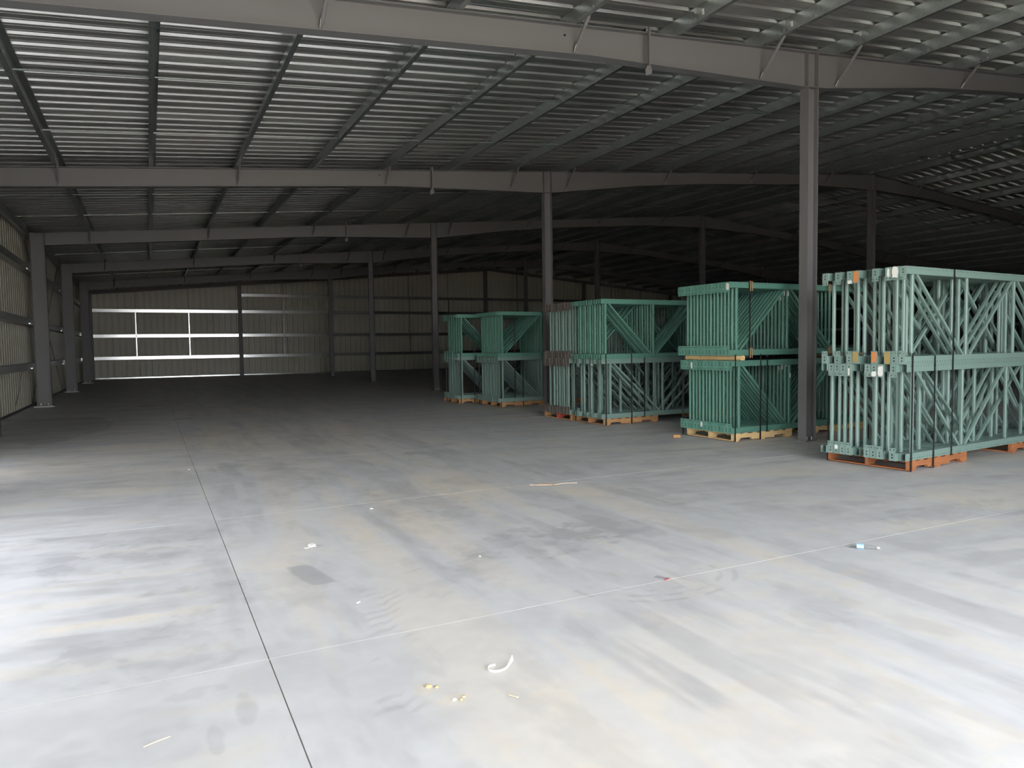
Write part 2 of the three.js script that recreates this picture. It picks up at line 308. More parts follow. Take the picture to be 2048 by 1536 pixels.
    mesh('wall_sheet', sheetUp(h - 0.03 - y0).applyMatrix4(new THREE.Matrix4().makeBasis(new THREE.Vector3(-1, 0, 0), new THREE.Vector3(0, 0, 1), new THREE.Vector3(0, 1, 0))), M.wallSheet, front).position.set(x0 + SHEET, y0, -ZF);
  }
  const spans = [[WL + 0.12, EC[0] - 0.1], [EC[0] + 0.1, EC[1] - 0.1], [EC[1] + 0.1, EC[2] - 0.1], [EC[2] + 0.1, EC[3] - 0.1], [EC[3] + 0.1, EC[4] - 0.1], [EC[4] + 0.1, WR - 0.12]];
  spans.forEach(([a, b], i) => {
    const rows = [1.08, 2.24, 3.56]; if (i > 0 && i < 5) rows.push(4.48);
    for (const y of rows) mesh('girt', girt(a, b, y, ZB - 0.2), M.girt, back);
    mesh('base_angle', merge([bx(a, b, 0, 0.06, ZB - 0.012, ZB - 0.006), bx(a, b, 0, 0.004, ZB - 0.07, ZB - 0.006)]), M.girt, back);
    const w = (b - a) / 3, top = rows[rows.length > 3 ? 3 : 2];
    for (const x of [a + w * 0.92, a + w * 1.97]) mesh('sag_angle', bx(x - 0.02, x + 0.02, rows[0] + 0.09, top - 0.09, ZB - 0.2, ZB - 0.17), M.girt, back);
    for (const x of [a + w * 0.92, a + w * 1.97]) mesh('sag_angle', bx(x - 0.015, x + 0.015, top + 0.09, topY(x) - 0.2, ZB - 0.12, ZB - 0.09), M.primer, back);
    if (b > OPEN.x1) for (const y of rows) mesh('girt', girt(Math.max(a, OPEN.x1 + 0.1), b, y, ZF + 0.02), M.girt, front);
  });
  for (const X of EC) { mesh('end_wall_post', columnAt(X, topY(X) - 0.2, ZB - 0.17), M.primer, back); if (X > OPEN.x1) mesh('end_wall_post', columnAt(X, topY(X) - 0.2, ZF + 0.12), M.primer, front); }
  for (const X of [WL + 0.3, WR - 0.3]) mesh('end_wall_post', columnAt(X, topY(X) - 0.2, ZB - 0.17), M.primer, back);
  mesh('end_wall_post', columnAt(OPEN.x0 - 0.05, topY(OPEN.x0) - 0.2, ZF + 0.12), M.primer, front);
  mesh('end_wall_post', columnAt(OPEN.x1 + 0.05, topY(OPEN.x1) - 0.2, ZF + 0.12), M.primer, front);
  mesh('opening_header', bx(OPEN.x0 - 0.3, OPEN.x1 + 0.2, OPEN.h - 0.02, OPEN.h + 0.16, ZF + 0.01, ZF + 0.18), M.primer, front);
  for (const [w, Z] of [[back, ZB - 0.17], [front, ZF + 0.12]]) for (const s of [-1, 1]) {
    const X0 = s < 0 ? WL + 0.1 : RIDGE, X1 = s < 0 ? RIDGE : WR - 0.1;
    mesh('end_wall_rafter', prism([[X0, topY(X0) - 0.2], [X1, topY(X1) - 0.2], [X1, topY(X1)], [X0, topY(X0)]], 0.008).translate(0, 0, -Z - 0.1), M.primer, w);
    mesh('end_wall_rafter', prism([[X0, topY(X0) - 0.208], [X1, topY(X1) - 0.208], [X1, topY(X1) - 0.2], [X0, topY(X0) - 0.2]], 0.16).translate(0, 0, -Z - 0.08), M.primer, w);
  }
}

// ---------------------------------------------------------------- rafters and columns
const ORD = ['first', 'second', 'third', 'fourth', 'fifth', 'sixth', 'seventh', 'eighth', 'ninth', 'tenth', 'eleventh', 'twelfth', 'thirteenth', 'fourteenth', 'fifteenth', 'sixteenth'];
const DEPTH = [[-2.7, 0.345], [4.8, 0.345], [8.3, 0.495], [8.82, 0.495], [11.2, 0.35], [13.2, 0.30], [17.2, 0.31], [19.8, 0.46], [20.04, 0.46]];
const depthAt = X => { const x = X <= RIDGE ? X : 2 * RIDGE - X; for (let i = 1; i < DEPTH.length; i++) if (x <= DEPTH[i][0]) { const [a, p] = DEPTH[i - 1], [b, q] = DEPTH[i]; return p + (q - p) * (x - a) / (b - a); } return 0.46; };
const underY = X => topY(X) - depthAt(X);
{
  const end = WL + 0.585, half = [end, ...DEPTH.slice(1).map(d => d[0])], xs = half.concat(half.slice(0, -1).map(x => 2 * RIDGE - x).reverse());
  const mk = holeX => {
    const sh = poly([...xs.map(x => [x, underY(x) + 0.008]), [2 * RIDGE - end, topY(end) - 0.008], [RIDGE, topY(RIDGE) - 0.008], [end, topY(end) - 0.008]]);
    if (holeX) { const h = new THREE.Path(); h.absarc(holeX, topY(holeX) - 0.11, 0.016, 0, 6.2832, true); sh.holes.push(h); }
    return prism(sh, 0.008).translate(0, 0, -0.004);
  };
  const strip = (f, w, t) => merge(xs.slice(1).map((x1, i) => { const x0 = xs[i]; return prism([[x0, f(x0)], [x1, f(x1)], [x1, f(x1) + t], [x0, f(x0) + t]], w).translate(0, 0, -w / 2); }));
  const web = mk(4.5), low = strip(underY, 0.16, 0.009), top = strip(x => topY(x) - 0.009, 0.16, 0.009);
  const BR = [-1.29, 1.68, 4.65, 7.62, 9.105, 12.075, 15.045, 18.0];
  const WHICH = ['nearest the camera, crossing the top of the view', 'second from the camera, with dark roof bays behind it', 'third from the camera, meeting the left wall column', 'fourth from the camera, dim, before the back wall', 'farthest from the camera, just before the ribbed back wall'];
  FR.forEach((Z, i) => {
    const r = thing('steel_rafter', 'grey painted steel roof rafter ' + WHICH[i], 'beam', 'steel roof rafters'); r.position.set(0, 0, -Z);
    mesh('web', web, M.primer, r); mesh('bottom_flange', low, M.primer, r); mesh('top_flange', top, M.primer, r);
    for (const X of [8.458, 8.658, RIDGE - 0.1, RIDGE + 0.1]) mesh('stiffener', box(0.008, depthAt(X) - 0.02, 0.07, X, (underY(X) + topY(X)) / 2, 0.039), M.primer, r);
    for (const x of BR) for (const mir of [0, 1]) {
      const X = mir ? 2 * RIDGE - x : x, y0 = underY(X) + 0.05, y1 = topY(X) + 0.07, dz = Math.max(0.3, (y1 - y0) * 0.95);
      const g = mesh('flange_brace', bar([X - 0.02, y0, 0.012], [X + 0.005, y1, dz], 0.036, 0.036), M.primer, r);
      if (!mir) mesh('brace_tip', bar([X - 0.02, y0 - 0.012, 0.02], [X - 0.0178, y0 + 0.06, 0.07], 0.04, 0.006), M.bolt, g);
    }
  });
}
function hColumn(name, label, group, X, Z, h, d, fw, pad) {
  const c = thing(name, label, 'column', group); c.position.set(X, 0, -Z);
  mesh('web', box(d - 0.02, h - 0.02, 0.008, 0, h / 2 + 0.01, 0), M.primer, c);
  for (const s of [-1, 1]) mesh('flange', box(0.01, h - 0.02, fw, s * (d / 2 - 0.005), h / 2 + 0.01, 0), M.primer, c);
  const bp = mesh('base_plate', box(d + 0.03, 0.02, fw + 0.03, 0, 0.01 + (pad ? 0.03 : 0), 0), M.primer, c);
  for (const sx of [-1, 1]) for (const sz of [-1, 1]) mesh('anchor_bolt', new THREE.CylinderGeometry(0.012, 0.012, 0.05, 6).translate(sx * d * 0.25, 0.045 + (pad ? 0.03 : 0), sz * fw * 0.28), M.bolt, bp);
  if (pad) mesh('grout_pad', box(d + 0.12, 0.03, fw + 0.14, 0, 0.015, 0), M.grout, c);
  return c;
}
{
  const ROW = [['left wall', WL + 0.41], ['row of racks', 8.558], ['ridge', RIDGE], ['far right row', 31.52], ['right wall', WR - 0.41]];
  FR.forEach((Z, i) => ROW.forEach(([w, X], k) => {
    if (i === 0 && k === 0) { /* just out of view on the left */ }
    const wall = k === 0 || k === 4, h = wall ? topY(X) - 0.01 : underY(X);
    const where = ['grey steel column against the left ribbed wall', 'grey steel column standing among the green rack stacks', 'dim grey column under the roof ridge', 'unlit column in the dark right half of the hall', 'unlit column on the far right wall'][k];
    hColumn('steel_column', where + ', ' + ORD[i] + ' from the camera', 'hall columns', X, Z, h, wall ? 0.34 : 0.2, wall ? 0.2 : 0.15, k === 0 && i > 1);
  }));
}
// small hanger brackets clipped over the rafters
FR.forEach((Z, i) => {
  const X = 5.65, b = thing('hanger_bracket', 'small grey steel hanger clipped on the rafter ' + ['nearest the camera', 'second from the camera', 'third from the camera', 'fourth from the camera', 'farthest from the camera'][i], 'bracket', 'rafter hangers');
  b.position.set(X, 0, -Z + 0.1);
  const y1 = topY(X) + 0.05, y0 = underY(X) - 0.13;
  mesh('strap', merge([box(0.04, y1 - y0, 0.006, 0, (y0 + y1) / 2, 0), box(0.006, y1 - y0 - 0.1, 0.035, -0.017, (y0 + y1) / 2 + 0.04, 0.017)]), M.primer, b);
  mesh('hook', merge([box(0.04, 0.006, 0.14, 0, y1, -0.066), box(0.03, 0.05, 0.006, -0.03, y1 - 0.03, 0)]), M.primer, b);
  const sh = poly([[-0.055, -0.05], [0.03, -0.02], [0.04, 0.03], [0.02, 0.07], [-0.03, 0.075], [-0.06, 0.02]]), ho = new THREE.Path(); ho.absarc(-0.005, 0.03, 0.011, 0, 6.2832, true); sh.holes.push(ho);
  mesh('clip_plate', prism(sh, 0.008).translate(0, y0 + 0.02, 0.004), M.primer, b);
});

// ---------------------------------------------------------------- rack uprights on pallets
const HGT = 1.067, CW = 0.072, CH = 0.085;   // upright depth, column width (across), column height
function channelShape(w, h, t) { return [[-w / 2, 0], [w / 2, 0], [w / 2, h], [w / 2 - 0.016, h], [w / 2 - 0.016, h - t], [w / 2 - t, h - t], [w / 2 - t, t], [-w / 2 + t, t], [-w / 2 + t, h - t], [-w / 2 + 0.016, h - t], [-w / 2 + 0.016, h], [-w / 2, h]]; }
const along = new THREE.Matrix4().makeBasis(new THREE.Vector3(0, 0, -1), new THREE.Vector3(0, 1, 0), new THREE.Vector3(1, 0, 0));
const geoCache = {};
function columnGeo(L, up, perforated) {
  const key = [L, up, perforated].join();
  return geoCache[key] ??= (() => {
    let g;
    if (!perforated) g = prism(channelShape(CW, CH, 0.003), L).applyMatrix4(along);
    else {
      const sh = poly([[0, 0], [L, 0], [L, CH], [0, CH]]);
      for (let x = 0.03; x < L - 0.02; x += 0.0508) { const h = new THREE.Path([[-0.006, -0.006], [-0.006, 0.006], [0.006, 0.006], [0.006, -0.006]].map(p => new THREE.Vector2(x + p[0], 0.022 + p[1]))); sh.holes.push(h); }
      const t = 0.003;
      g = merge([prism(sh, t).translate(0, 0, CW / 2 - t), box(L, t, CW - t, L / 2, t / 2, -t / 2), box(L, CH, t, L / 2, CH / 2, -CW / 2 + t / 2), box(L, t, 0.016, L / 2, CH - t / 2, CW / 2 - 0.008), box(L, t, 0.016, L / 2, CH - t / 2, -CW / 2 + 0.008)]);
    }
    if (up) return g; // turned over for the upper rail, holes still to the front
    return (perforated ? g.clone().rotateY(Math.PI).translate(L, 0, 0) : g.clone()).rotateX(Math.PI);
  })();
}
const plateGeo = (() => {
  const sh = poly([[-0.036, 0], [0.036, 0], [0.036, 0.145], [-0.036, 0.145]]);
  for (const [x, y, r] of [[0, 0.035, 0.009], [0, 0.068, 0.009], [-0.02, 0.122, 0.008], [0.02, 0.122, 0.008]]) { const h = new THREE.Path(); h.absarc(x, y, r, 0, 6.2832, true); sh.holes.push(h); }
  return new THREE.ExtrudeGeometry(sh, { depth: 0.009, bevelEnabled: false, curveSegments: 5 }).applyMatrix4(along);
})();
const braceV = (() => bar([0, 0, 0], [0, HGT - 2 * 0.012, 0], 0.04, 0.032).translate(0, 0.012, 0))();
function diagGeo(step, up) {
  const key = 'd' + step + up;
  return geoCache[key] ??= bar([0.045, up ? 0.06 : HGT - 0.06, 0], [step - 0.045, up ? HGT - 0.06 : 0.06, 0], 0.04, 0.03);
}
// a paper label with a ragged outline, facing the open end
function torn(w, h) {
  const p = [], n = 14;
  for (let i = 0; i < n; i++) { const a = i / n * 6.2832, c = Math.cos(a), q = Math.sin(a), m = Math.max(Math.abs(c), Math.abs(q)), k = 0.82 + 0.2 * rnd(); p.push([c / m * k * w / 2, q / m * k * h / 2]); }
  return prism(p, 0.0012).applyMatrix4(along);
}
// one upright frame lying on its side: two long rails, cross braces, diagonals
function upright(o) {
  const f = thing('rack_upright', o.label, 'rack frame', o.group);
  for (const top of [0, 1]) {
    const c = mesh('rail', columnGeo(o.L, !top, o.perforated), o.mat, f); c.position.set(0, top ? HGT : 0, 0);
    const p = mesh('foot_plate', plateGeo, o.plateMat ?? o.mat, c);
    p.position.set(o.plate ? -0.009 : o.L, 0, 0); if (top) p.rotation.x = Math.PI;
    const st = o.stickers?.[top];
    if (st && o.plate) { const s = mesh('paper_label', torn(st[2] ?? 0.06, st[1]).translate(-0.0105, (top ? -1 : 1) * (st[3] ?? 0.07), 0), st[0], c); s.userData.label = st[4]; }
  }
  const at = []; if (o.first) at.push(o.first); for (let x = o.x0; x < o.L - 0.06; x += o.step) at.push(x);
  at.forEach((x, i) => {
    mesh('cross_brace', braceV, o.mat, f).position.x = x;
    const gap = at[i + 1] - x; if (gap > 0.8) mesh('diagonal_brace', diagGeo(gap.toFixed(3) * 1, ((i - (o.first ? 1 : 0)) % 2 === 0) === o.up), o.mat, f).position.x = x;
  });
  return f;
}
function bundle(o) {
  const out = [];
  for (let k = 0; k < o.n; k++) {
    const jx = o.jitter ? o.jitter(k) : 0;
    const f = upright({ L: o.L, first: (o.x0?.(k) ?? 0) > 0.28 ? 0.165 : 0, x0: (o.x0?.(k) ?? 0.14), step: o.step?.(k) ?? 1.09, up: o.up(k), plate: o.plate(k), perforated: k === 0, mat: k % 3 === 1 ? o.mats[1] : o.mats[0], plateMat: o.plateMat, stickers: o.stickers?.[k],
      label: 'green rack upright, ' + ORD[k] + ' from front, ' + o.where, group: 'uprights, ' + o.where });
    const a = o.rot, lz = -(k * o.pitch + CW / 2 + 0.003), lx = jx;
    f.position.set(o.x + lx * Math.cos(a) + lz * Math.sin(a), o.y, -o.z - lx * Math.sin(a) + lz * Math.cos(a)); f.rotation.y = a;
    if (o.tags) for (const [kk, x, y, w, h] of o.tags) if (kk === k) mesh('paper_label', box(w, h, 0.0012, x, y, 0.022), M.paper, f);
    out.push(f);
  }
  return out;
}
const deckGeo = box(0.09, 0.016, 1.0), stringerGeo = (() => {
  const a = [[0, 0], [0.14, 0], [0.15, 0.032], [0.37, 0.032], [0.38, 0], [0.84, 0], [0.85, 0.032], [1.07, 0.032], [1.08, 0], [1.22, 0], [1.22, 0.09], [0, 0.09]];
  return prism(a, 0.038).translate(0, 0, -0.019);
})();
{ const uv = stringerGeo.attributes.uv; for (let i = 0; i < uv.count; i++) uv.setXY(i, uv.getX(i) * 0.8, uv.getY(i) * 0.8); }
function pallet(x, z, rot, mat, label, redBlock) { // x, z: front left corner; stringers run along X
  const p = thing('wooden_pallet', label, 'pallet', 'pallets under the rack uprights'); p.position.set(x, 0, -z); p.rotation.y = rot;
  for (let i = 0; i < 3; i++) mesh('stringer', stringerGeo, i === 1 && redBlock ? woodRed : mat, p).position.set(0, 0.016, -0.02 - i * 0.48);
  const w = [0.14, 0.09, 0.09, 0.09, 0.09, 0.09, 0.14];
  for (let i = 0; i < 7; i++) { const d = mesh('deck_board', deckGeo, mat, p); d.scale.x = w[i] / 0.09; d.position.set(0.07 + i * 0.18, 0.114, -0.5); }
  for (const X of [0.07, 0.6, 1.15]) mesh('bottom_board', deckGeo, mat, p).position.set(X, 0.008, -0.5);
  return p;
}
const strapLoop = (h, d) => { const sh = poly([[0, 0], [d, 0], [d, h], [0, h]]); sh.holes.push(new THREE.Path([[0.003, 0.003], [0.003, h - 0.003], [d - 0.003, h - 0.003], [d - 0.003, 0.003]].map(p => new THREE.Vector2(...p)))); return prism(sh, 0.026).applyMatrix4(along).translate(-0.013, 0, 0); };
// the local frame of prism->along: shape x runs to -z, extrusion to +x
function strap(x, z, rot, y0, h, d, label) { const s = single('strapping_band', strapLoop(h, d), M.strap, label, 'strap', 'black straps on the rack bundles'); s.position.set(x, y0, -z + 0.006); s.rotation.y = rot; return s; }

const PY = 0.122;
// stack A: nearest, dull green, mixed lengths and staggered ends
{
  const a = 0.085, L = 3.66, x = 7.33, z = 5.09, has = (...l) => k => l.includes(k);
  bundle({ n: 13, pitch: 0.0765, x, z, rot: a, y: PY, L, mats: [M.greenDull, M.greenDullB], up: () => false, plate: has(1, 3, 4, 5, 8, 9, 10, 11), where: 'lower bundle nearest the camera',
    x0: k => [0.17, 0.52, 0.15, 0.76, 0.18, 0.44, 0.16, 0.7, 0.17, 0.3, 0.16, 0.17, 0.16][k], step: k => [1.05, 1.2, 1.05, 0.92, 1.1, 1.15, 1.05, 1.2, 1.05, 1.1, 1.05, 1.05, 1.05][k], jitter: k => [0.05, -0.01, 0.06, 0, 0, 0.0, 0.09, 0.04, 0, 0, 0, 0, -0.03][k],
    stickers: { 3: [null, [M.paper, 0.12, 0.064, 0.075, 'white paper label']], 4: [null, [M.paper, 0.06, 0.06, 0.11, 'torn white label']], 8: [null, [M.paper, 0.09, 0.02, 0.09, 'torn white label']], 10: [[M.paper, 0.05, 0.04, 0.08, 'scuffed white label'], null] } });
  bundle({ n: 13, pitch: 0.0765, x, z, rot: a, y: PY + HGT + 0.002, L, mats: [M.greenDull, M.greenDullB], up: k => [3, 6, 8].includes(k), plate: has(0, 1, 2, 4, 7, 8, 10, 12), where: 'upper bundle nearest the camera',
    x0: k => [0.17, 0.17, 0.17, 0.4, 0.17, 0.17, 0.62, 0.17, 0.9, 0.17, 0.17, 0.17, 0.17][k], step: k => [1.14, 1.14, 1.14, 1.1, 1.14, 1.14, 1.0, 1.14, 1.1, 1.14, 1.14, 1.14, 1.14][k], jitter: k => [0.02, 0, 0, 0.09, 0, 0.06, 0.08, 0, 0, 0.06, 0, 0.05, -0.02][k],
    stickers: { 1: [null, [M.paper, 0.13, 0.072, 0.06, 'crumpled white label']], 2: [[M.yellowPaper, 0.145, 0.07, 0.072, 'yellow label'], [M.paper, 0.1, 0.03, 0.06, 'torn white label']], 4: [[M.orangePaper, 0.13, 0.066, 0.075, 'orange label'], null], 7: [[M.yellowPaper, 0.13, 0.07, 0.075, 'orange label'], [M.orangePaper, 0.135, 0.072, 0.07, 'orange and red label']], 8: [null, [M.paper, 0.04, 0.06, 0.125, 'torn white label']] } });
  pallet(7.46, 5.11, a, woodOrange, 'orange stained pallet under the nearest rack stack, facing the open floor');
  pallet(9.75, 5.3, a, woodOrange, 'orange pallet under the far end of the nearest rack stack');
  const at = d => [x + 0 + d * Math.cos(a), z + d * Math.sin(a)];
  for (const [d, h, w] of [[0.15, PY + HGT + 0.12, 'leftmost black strap around the lower nearest bundle and pallet'], [0.60, PY + HGT + 0.09, 'middle black strap around the lower nearest bundle and pallet']]) strap(...at(d), a, 0.0, h, 1.03, w);
  strap(...at(0.98), a, PY - 0.01, 2 * HGT + 0.02, 1.03, 'black strap around both bundles of the nearest stack');
}
// stack B: bright green, neat, all feet to the left, timber between the two bundles
{
  const a = 0.03, L = 3.05, x = 7.56, z = 7.92, n = 15, pitch = 0.0725;
  const tags = s => [[0, 0.165 + 1.06 - 0.005, s ? 0.92 : 0.82, 0.03, 0.07], [1, 0.165 + 1.06, s ? 0.93 : 0.98, 0.03, 0.07], [2, 0.165 + 1.06, s ? 0.86 : 0.94, 0.03, 0.07], [3, 0.165 + 1.06, s ? 0.85 : 0.92, 0.03, 0.07]];
  bundle({ n, pitch, x, z, rot: a, y: PY, L, mats: [M.green, M.greenB], up: () => false, plate: () => true, where: 'lower bundle left of big column', x0: () => 0.165, step: () => 1.06, jitter: k => -0.004 * (k % 3), tags: tags(0), stickers: { 11: [null, [M.paper, 0.1, 0.04, 0.08, 'white paper label']], 8: [[M.paper, 0.08, 0.045, 0.09, 'white paper label'], null] } });
  bundle({ n, pitch, x: x - 0.05, z, rot: a, y: PY + HGT + 0.075, L, mats: [M.green, M.greenB], up: () => true, plate: () => true, where: 'upper bundle left of big column', x0: () => 0.165, step: () => 1.06, jitter: k => -0.004 * (k % 2), tags: tags(1), stickers: { 0: [null, [M.paper, 0.11, 0.06, 0.07, 'white paper label']] } });
  pallet(7.6, 7.95, 0.01, woodPale, 'pale new pallet under the bright green rack stack');
  pallet(9.3, 8.0, 0.01, woodPale, 'pale pallet behind the big column under the bright green stack');
  for (const [X, l] of [[7.72, 'pale timber spacer between the bright green bundles, at the left end'], [10.3, 'pale timber spacer between the bright green bundles, at the hidden right end']]) single('timber_spacer', bar([X, PY + HGT + 0.037, -7.88], [X - 0.03, PY + HGT + 0.037, -9.05], 0.09, 0.068), woodPale, l, 'timber');
  strap(7.62, 7.93, a, 0, PY + HGT + 0.09, 1.12, 'leftmost black strap around the lower bright green bundle');
  strap(8.13, 7.94, a, 0, PY + HGT + 0.09, 1.12, 'middle black strap around the lower bright green bundle');
  strap(8.27, 7.945, a, PY - 0.01, HGT + 0.02, 1.12, 'right black strap around the lower bright green bundle');
  strap(7.9, 7.93, a, PY + HGT + 0.05, HGT + 0.05, 1.12, 'black strap around the upper bright green bundle');
  const prot = (X, y, l) => { const g = single('edge_protector', merge([box(0.016, 0.14, 0.004, -0.018, -0.05, 0.01), box(0.016, 0.14, 0.004, 0.018, -0.05, 0.01), box(0.052, 0.004, 0.06, 0, 0.02, -0.02)]), M.cardboard, l, 'edge protector'); g.position.set(X, y, -7.905); };
  prot(7.9, PY + 2 * HGT + 0.065, 'brown cardboard edge protector on top of the bright green stack'); prot(7.9, PY + HGT + 0.16, 'brown cardboard edge protector between the bright green bundles');
  prot(9.55, PY + 2 * HGT + 0.065, 'brown edge protector on top, right of the big column'); prot(9.55, PY + HGT + 0.16, 'brown edge protector at mid height, right of the big column');
}
// stack C: front pair loose, rear pair with brown feet
{
  const a = 0.03, L = 3.66, x = 7.16, z = 10.72;
  bundle({ n: 12, pitch: 0.078, x, z, rot: a, y: PY, L, mats: [M.greenDull, M.greenDullB], up: () => false, plate: k => [2, 5, 9].includes(k), where: 'lower front bundle of the middle stack', x0: k => [0.22, 0.14, 0.2, 0.62, 0.14, 0.9, 0.14, 0.4, 0.14, 0.14, 0.14, 0.14][k], step: k => [1.2, 1.1, 1.1, 0.9, 1.1, 1.0, 1.1, 1.1, 1.1, 1.1, 1.1, 1.1][k], jitter: k => [0, 0.04, 0.08, 0, 0.05, 0.1, 0, 0.03, 0.06, 0, 0, 0.04][k], stickers: { 5: [null, [M.paper, 0.1, 0.06, 0.08, 'white paper label']] } });
  bundle({ n: 12, pitch: 0.078, x, z, rot: a, y: PY + HGT + 0.002, L, mats: [M.green, M.greenB], up: k => k > 5, plate: () => false, where: 'upper front bundle of the middle stack', x0: () => 0.12, step: () => 1.08, jitter: k => 0.012 * (k % 2) });
  bundle({ n: 11, pitch: 0.086, x: x - 0.02, z: 11.78, rot: a, y: PY, L, mats: [M.greenDull, M.greenDullB], up: () => false, plate: () => true, plateMat: M.brownPlate, where: 'lower brown footed bundle of the middle stack', x0: k => 0.14 + (k % 4 === 1 ? 0.5 : 0), jitter: k => -0.01 * (k % 3) });
  bundle({ n: 12, pitch: 0.08, x: x + 0.02, z: 11.78, rot: a, y: PY + HGT + 0.002, L, mats: [M.greenDull, M.greenDullB], up: () => true, plate: () => true, plateMat: M.brownPlate, where: 'upper brown footed bundle of the middle stack', jitter: k => -0.01 * (k % 3) });
  pallet(7.24, 10.76, 0.02, woodBrown, 'brown pallet under the front half of the middle stack');
  pallet(7.2, 11.84, 0.02, woodBrown, 'brown pallet with a red stringer under the rear half of the middle stack', true);
  pallet(9.5, 10.8, 0.02, woodBrown, 'brown pallet under the right end of the middle stack, front'); pallet(9.5, 11.88, 0.02, woodBrown, 'brown pallet under the right end of the middle stack, rear');
  strap(7.26, 10.73, a, 0, PY + HGT + 0.1, 0.99, 'leftmost black strap on the lower middle stack'); strap(7.83, 10.745, a, 0, PY + HGT + 0.1, 0.99, 'middle black strap on the lower middle stack'); strap(8.12, 10.75, a, PY - 0.01, HGT + 0.02, 0.99, 'right black strap on the lower middle stack');
}
// stacks D: farthest two
{
  const L = 3.05;
  const add = (x, z, n, a, what, up1, up2, p1, p2) => {
    bundle({ n, pitch: 0.076, x, z, rot: a, y: PY, L, mats: [M.greenDull, M.greenDullB], up: () => up1, plate: p1, where: 'lower bundle of ' + what, jitter: k => 0.012 * (k % 2) });
    bundle({ n, pitch: 0.076, x, z, rot: a, y: PY + HGT + 0.002, L, mats: [M.green, M.greenB], up: () => up2, plate: p2, where: 'upper bundle of ' + what, jitter: k => 0.012 * (k % 2) });
  };
  add(7.32, 15.3, 15, 0.03, 'the farthest wide stack', false, true, () => true, () => false);
  add(6.93, 16.85, 12, 0.02, 'the stack at the far left', false, false, k => k > 2, k => k > 2);
  pallet(7.4, 15.36, 0.03, woodBrown, 'brown pallet under the farthest wide stack'); pallet(9.1, 15.42, 0.03, woodBrown, 'brown pallet under the right end of the farthest wide stack');
  pallet(6.98, 16.9, 0.02, woodBrown, 'brown pallet under the stack at the far left'); pallet(8.7, 16.95, 0.02, woodBrown, 'brown pallet under the right end of the far left stack');
  strap(7.4, 15.32, 0.03, 0, PY + HGT + 0.1, 1.17, 'leftmost black strap on the farthest wide stack'); strap(7.78, 15.33, 0.03, PY, 2 * HGT + 0.02, 1.17, 'tall black strap around the farthest wide stack'); strap(8.0, 15.34, 0.03, 0, PY + HGT + 0.05, 1.17, 'right black strap on the farthest wide stack');
  strap(7.02, 16.86, 0.02, 0, PY + HGT + 0.1, 0.95, 'left black strap on the far left stack'); strap(7.4, 16.87, 0.02, 0, PY + HGT + 0.6, 0.95, 'right black strap on the far left stack');
}

// ---------------------------------------------------------------- litter on the floor
{
  // drinks bottle
  const b = thing('plastic_bottle', 'empty clear plastic bottle with pale blue label lying on the floor', 'bottle'); b.position.set(4.42, 0.017, -3.37); b.rotation.y = -0.92; b.scale.y = 0.5;
  const pts = [[0.004, 0], [0.026, 0], [0.032, 0.008], [0.032, 0.05], [0.030, 0.056], [0.032, 0.062], [0.032, 0.13], [0.029, 0.15], [0.018, 0.175], [0.0125, 0.188], [0.0125, 0.2]].map(p => new THREE.Vector2(...p));
  mesh('body', new THREE.LatheGeometry(pts, 24).rotateZ(-Math.PI / 2).translate(-0.1, 0, 0), new THREE.MeshPhysicalMaterial({ color: 0xffffff, transmission: 1, thickness: 0, roughness: 0.12, ior: 1.4 }), b);
  mesh('wrapper', new THREE.CylinderGeometry(0.0326, 0.0326, 0.045, 24, 1, true).rotateZ(Math.PI / 2).translate(-0.01, 0, 0), new THREE.MeshStandardMaterial({ color: lin(0.36, 0.58, 0.76), roughness: 0.5, side: THREE.DoubleSide }), b);
  mesh('cap', new THREE.CylinderGeometry(0.0145, 0.0145, 0.018, 16).rotateZ(Math.PI / 2).translate(0.104, 0, 0), M.paper, b);
}
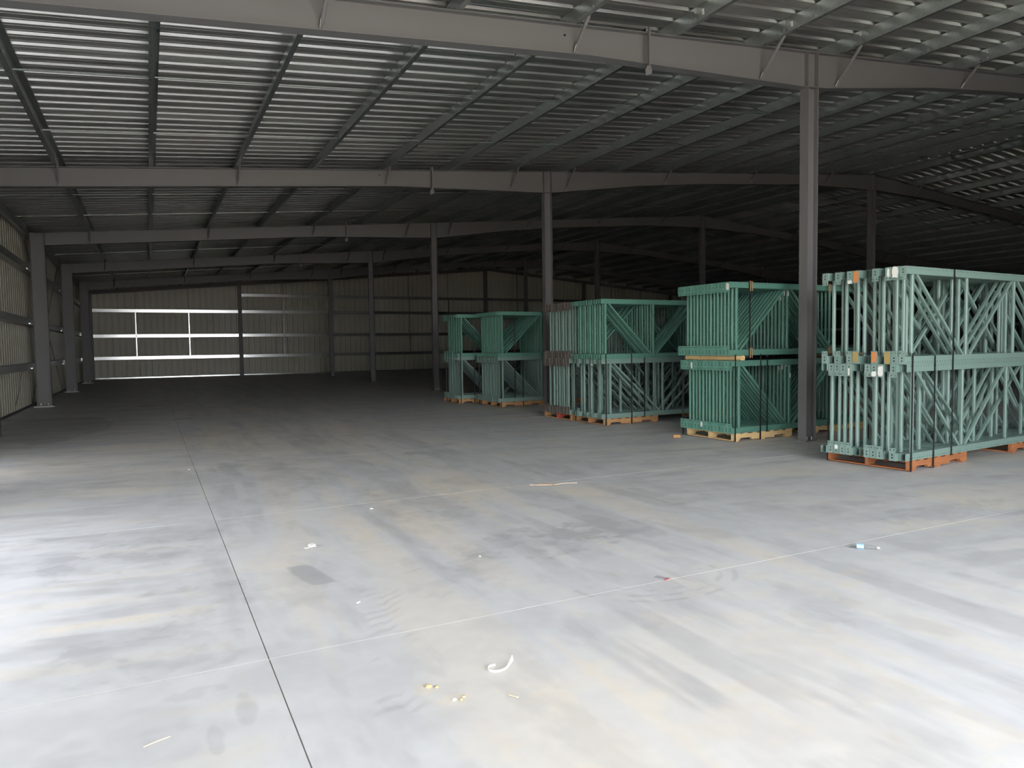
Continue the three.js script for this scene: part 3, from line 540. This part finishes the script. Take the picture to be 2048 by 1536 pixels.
{
  // curled strip of paper
  const strip = new THREE.MeshStandardMaterial({ color: lin(0.80, 0.76, 0.62), roughness: 0.8, side: THREE.DoubleSide });
  const c = new THREE.CatmullRomCurve3([[0.075, 0.028, 0.02], [0.055, 0.012, 0.012], [0.02, 0.004, -0.008], [-0.025, 0.004, -0.012], [-0.05, 0.006, 0.008], [-0.04, 0.008, 0.035], [0.0, 0.004, 0.05]].map(p => new THREE.Vector3(p[0], p[1], -p[2])));
  const P = [], I = [], n = 40;
  for (let i = 0; i <= n; i++) { const p = c.getPoint(i / n), w = 0.005 + 0.012 * Math.max(0, 1 - i / 10); P.push(p.x, p.y + w, p.z - w * 0.4, p.x, p.y - 0.003, p.z + w * 0.4); if (i) { const o = 2 * i; I.push(o - 2, o - 1, o, o, o - 1, o + 1); } }
  const g = new THREE.BufferGeometry(); g.setAttribute('position', new THREE.Float32BufferAttribute(P, 3)); g.setIndex(I); g.computeVertexNormals();
  single('paper_strip', g, strip, 'curled cream paper strip on the bright foreground floor', 'litter').position.set(1.36, 0, -2.87);
  // folded scrap
  const s = single('paper_scrap', merge([box(0.085, 0.004, 0.03, 0, 0.004, 0).rotateY(0.25), box(0.04, 0.012, 0.035, 0.02, 0.01, -0.008).rotateY(0.5).rotateX(0.2)]), M.paper, 'small pale folded scrap beside the dark scrape on the floor', 'litter'); s.position.set(1.005, 0.002, -5.33);
  // dirt crumbs
  const lump = (x, z, r, sy, mat, label, name) => { const q = new THREE.IcosahedronGeometry(r, 2), p = q.attributes.position; for (let i = 0; i < p.count; i++) { const k = 0.75 + 0.5 * fbm(p.getX(i) / r * 1.7 + x * 31, p.getY(i) / r * 1.7 + p.getZ(i) / r * 1.3 + z * 17, 3); p.setXYZ(i, p.getX(i) * k, p.getY(i) * k * sy, p.getZ(i) * k); } q.computeVertexNormals(); const m = single(name, q, mat, label, 'litter'); m.position.set(x, r * sy * 0.4, -z); return m; };
  const straw = std([0.56, 0.48, 0.36], 0.9), sand = std([0.52, 0.40, 0.23], 0.95), pale = std([0.75, 0.70, 0.62], 0.9), red = std([0.34, 0.15, 0.16], 0.8);
  lump(1.02, 2.87, 0.015, 0.6, sand, 'tan dirt clod at the upper edge of the sandy patch', 'dirt_clod'); lump(1.05, 2.85, 0.009, 0.6, sand, 'smaller tan dirt clod beside the upper clod', 'dirt_clod'); lump(1.075, 2.71, 0.009, 0.7, pale, 'whitish crumb at the lower edge of the sandy patch', 'dirt_clod'); lump(1.1, 2.70, 0.007, 0.7, sand, 'tan crumb right of the whitish crumb', 'dirt_clod'); lump(1.12, 2.72, 0.009, 0.5, sand, 'low tan clod at the right edge of the sandy patch', 'dirt_clod');
  single('bark_chip', bar([-0.012, 0, -0.02], [0.012, 0, 0.02], 0.008, 0.005), straw, 'thin brown splinter right of the sandy patch', 'litter').position.set(1.3, 0.005, -2.62);
  const redTag = thing('red_tag', 'grey and red torn tag on the floor below the racks', 'litter'); redTag.position.set(2.79, 0.003, -3.54);
  mesh('tag_card', box(0.05, 0.003, 0.075).rotateY(0.35), std([0.33, 0.33, 0.36], 0.8), redTag); mesh('tag_end', box(0.05, 0.006, 0.02, 0, 0.001, 0.046).rotateY(0.35), red, redTag);
  // twigs and sticks
  const twig = (pts, r, mat, label) => single('twig', new THREE.TubeGeometry(new THREE.CatmullRomCurve3(pts.map(p => new THREE.Vector3(p[0], p[1], -p[2]))), 24, r, 5), mat, label, 'litter');
  twig([[3.49, 0.006, 6.57], [3.58, 0.012, 6.49], [3.7, 0.006, 6.47], [3.82, 0.012, 6.44], [3.97, 0.008, 6.42]], 0.004, straw, 'long pale twig lying on the middle of the floor');
  twig([[3.52, 0.006, 6.52], [3.62, 0.01, 6.53], [3.72, 0.006, 6.44]], 0.004, woodBrown, 'short brown twig crossing the long pale twig');
  twig([[-0.07, 0.004, 2.92], [-0.03, 0.006, 2.935], [0.02, 0.004, 2.955]], 0.0025, straw, 'thin straw at the bottom left of the floor');
  single('wood_offcut', bar([7.14, 0.03, -8.74], [7.24, 0.03, -8.7], 0.06, 0.05), woodBrown, 'small wood offcut left of the bright green stack', 'litter');
  const chip = (x, z, l) => single('white_chip', box(0.025, 0.006, 0.012).rotateY(x * 7), M.paper, l, 'litter').position.set(x, 0.004, -z);
  chip(2.0, 4.52, 'small white chip right of the folded scrap'); chip(1.02, 4.03, 'small white chip below the dark scrape'); chip(1.75, 6.35, 'small pale chip beyond the folded scrap'); chip(0.39, 9.6, 'tiny white chip left of the long floor joint');
}

renderer.render(scene, camera);
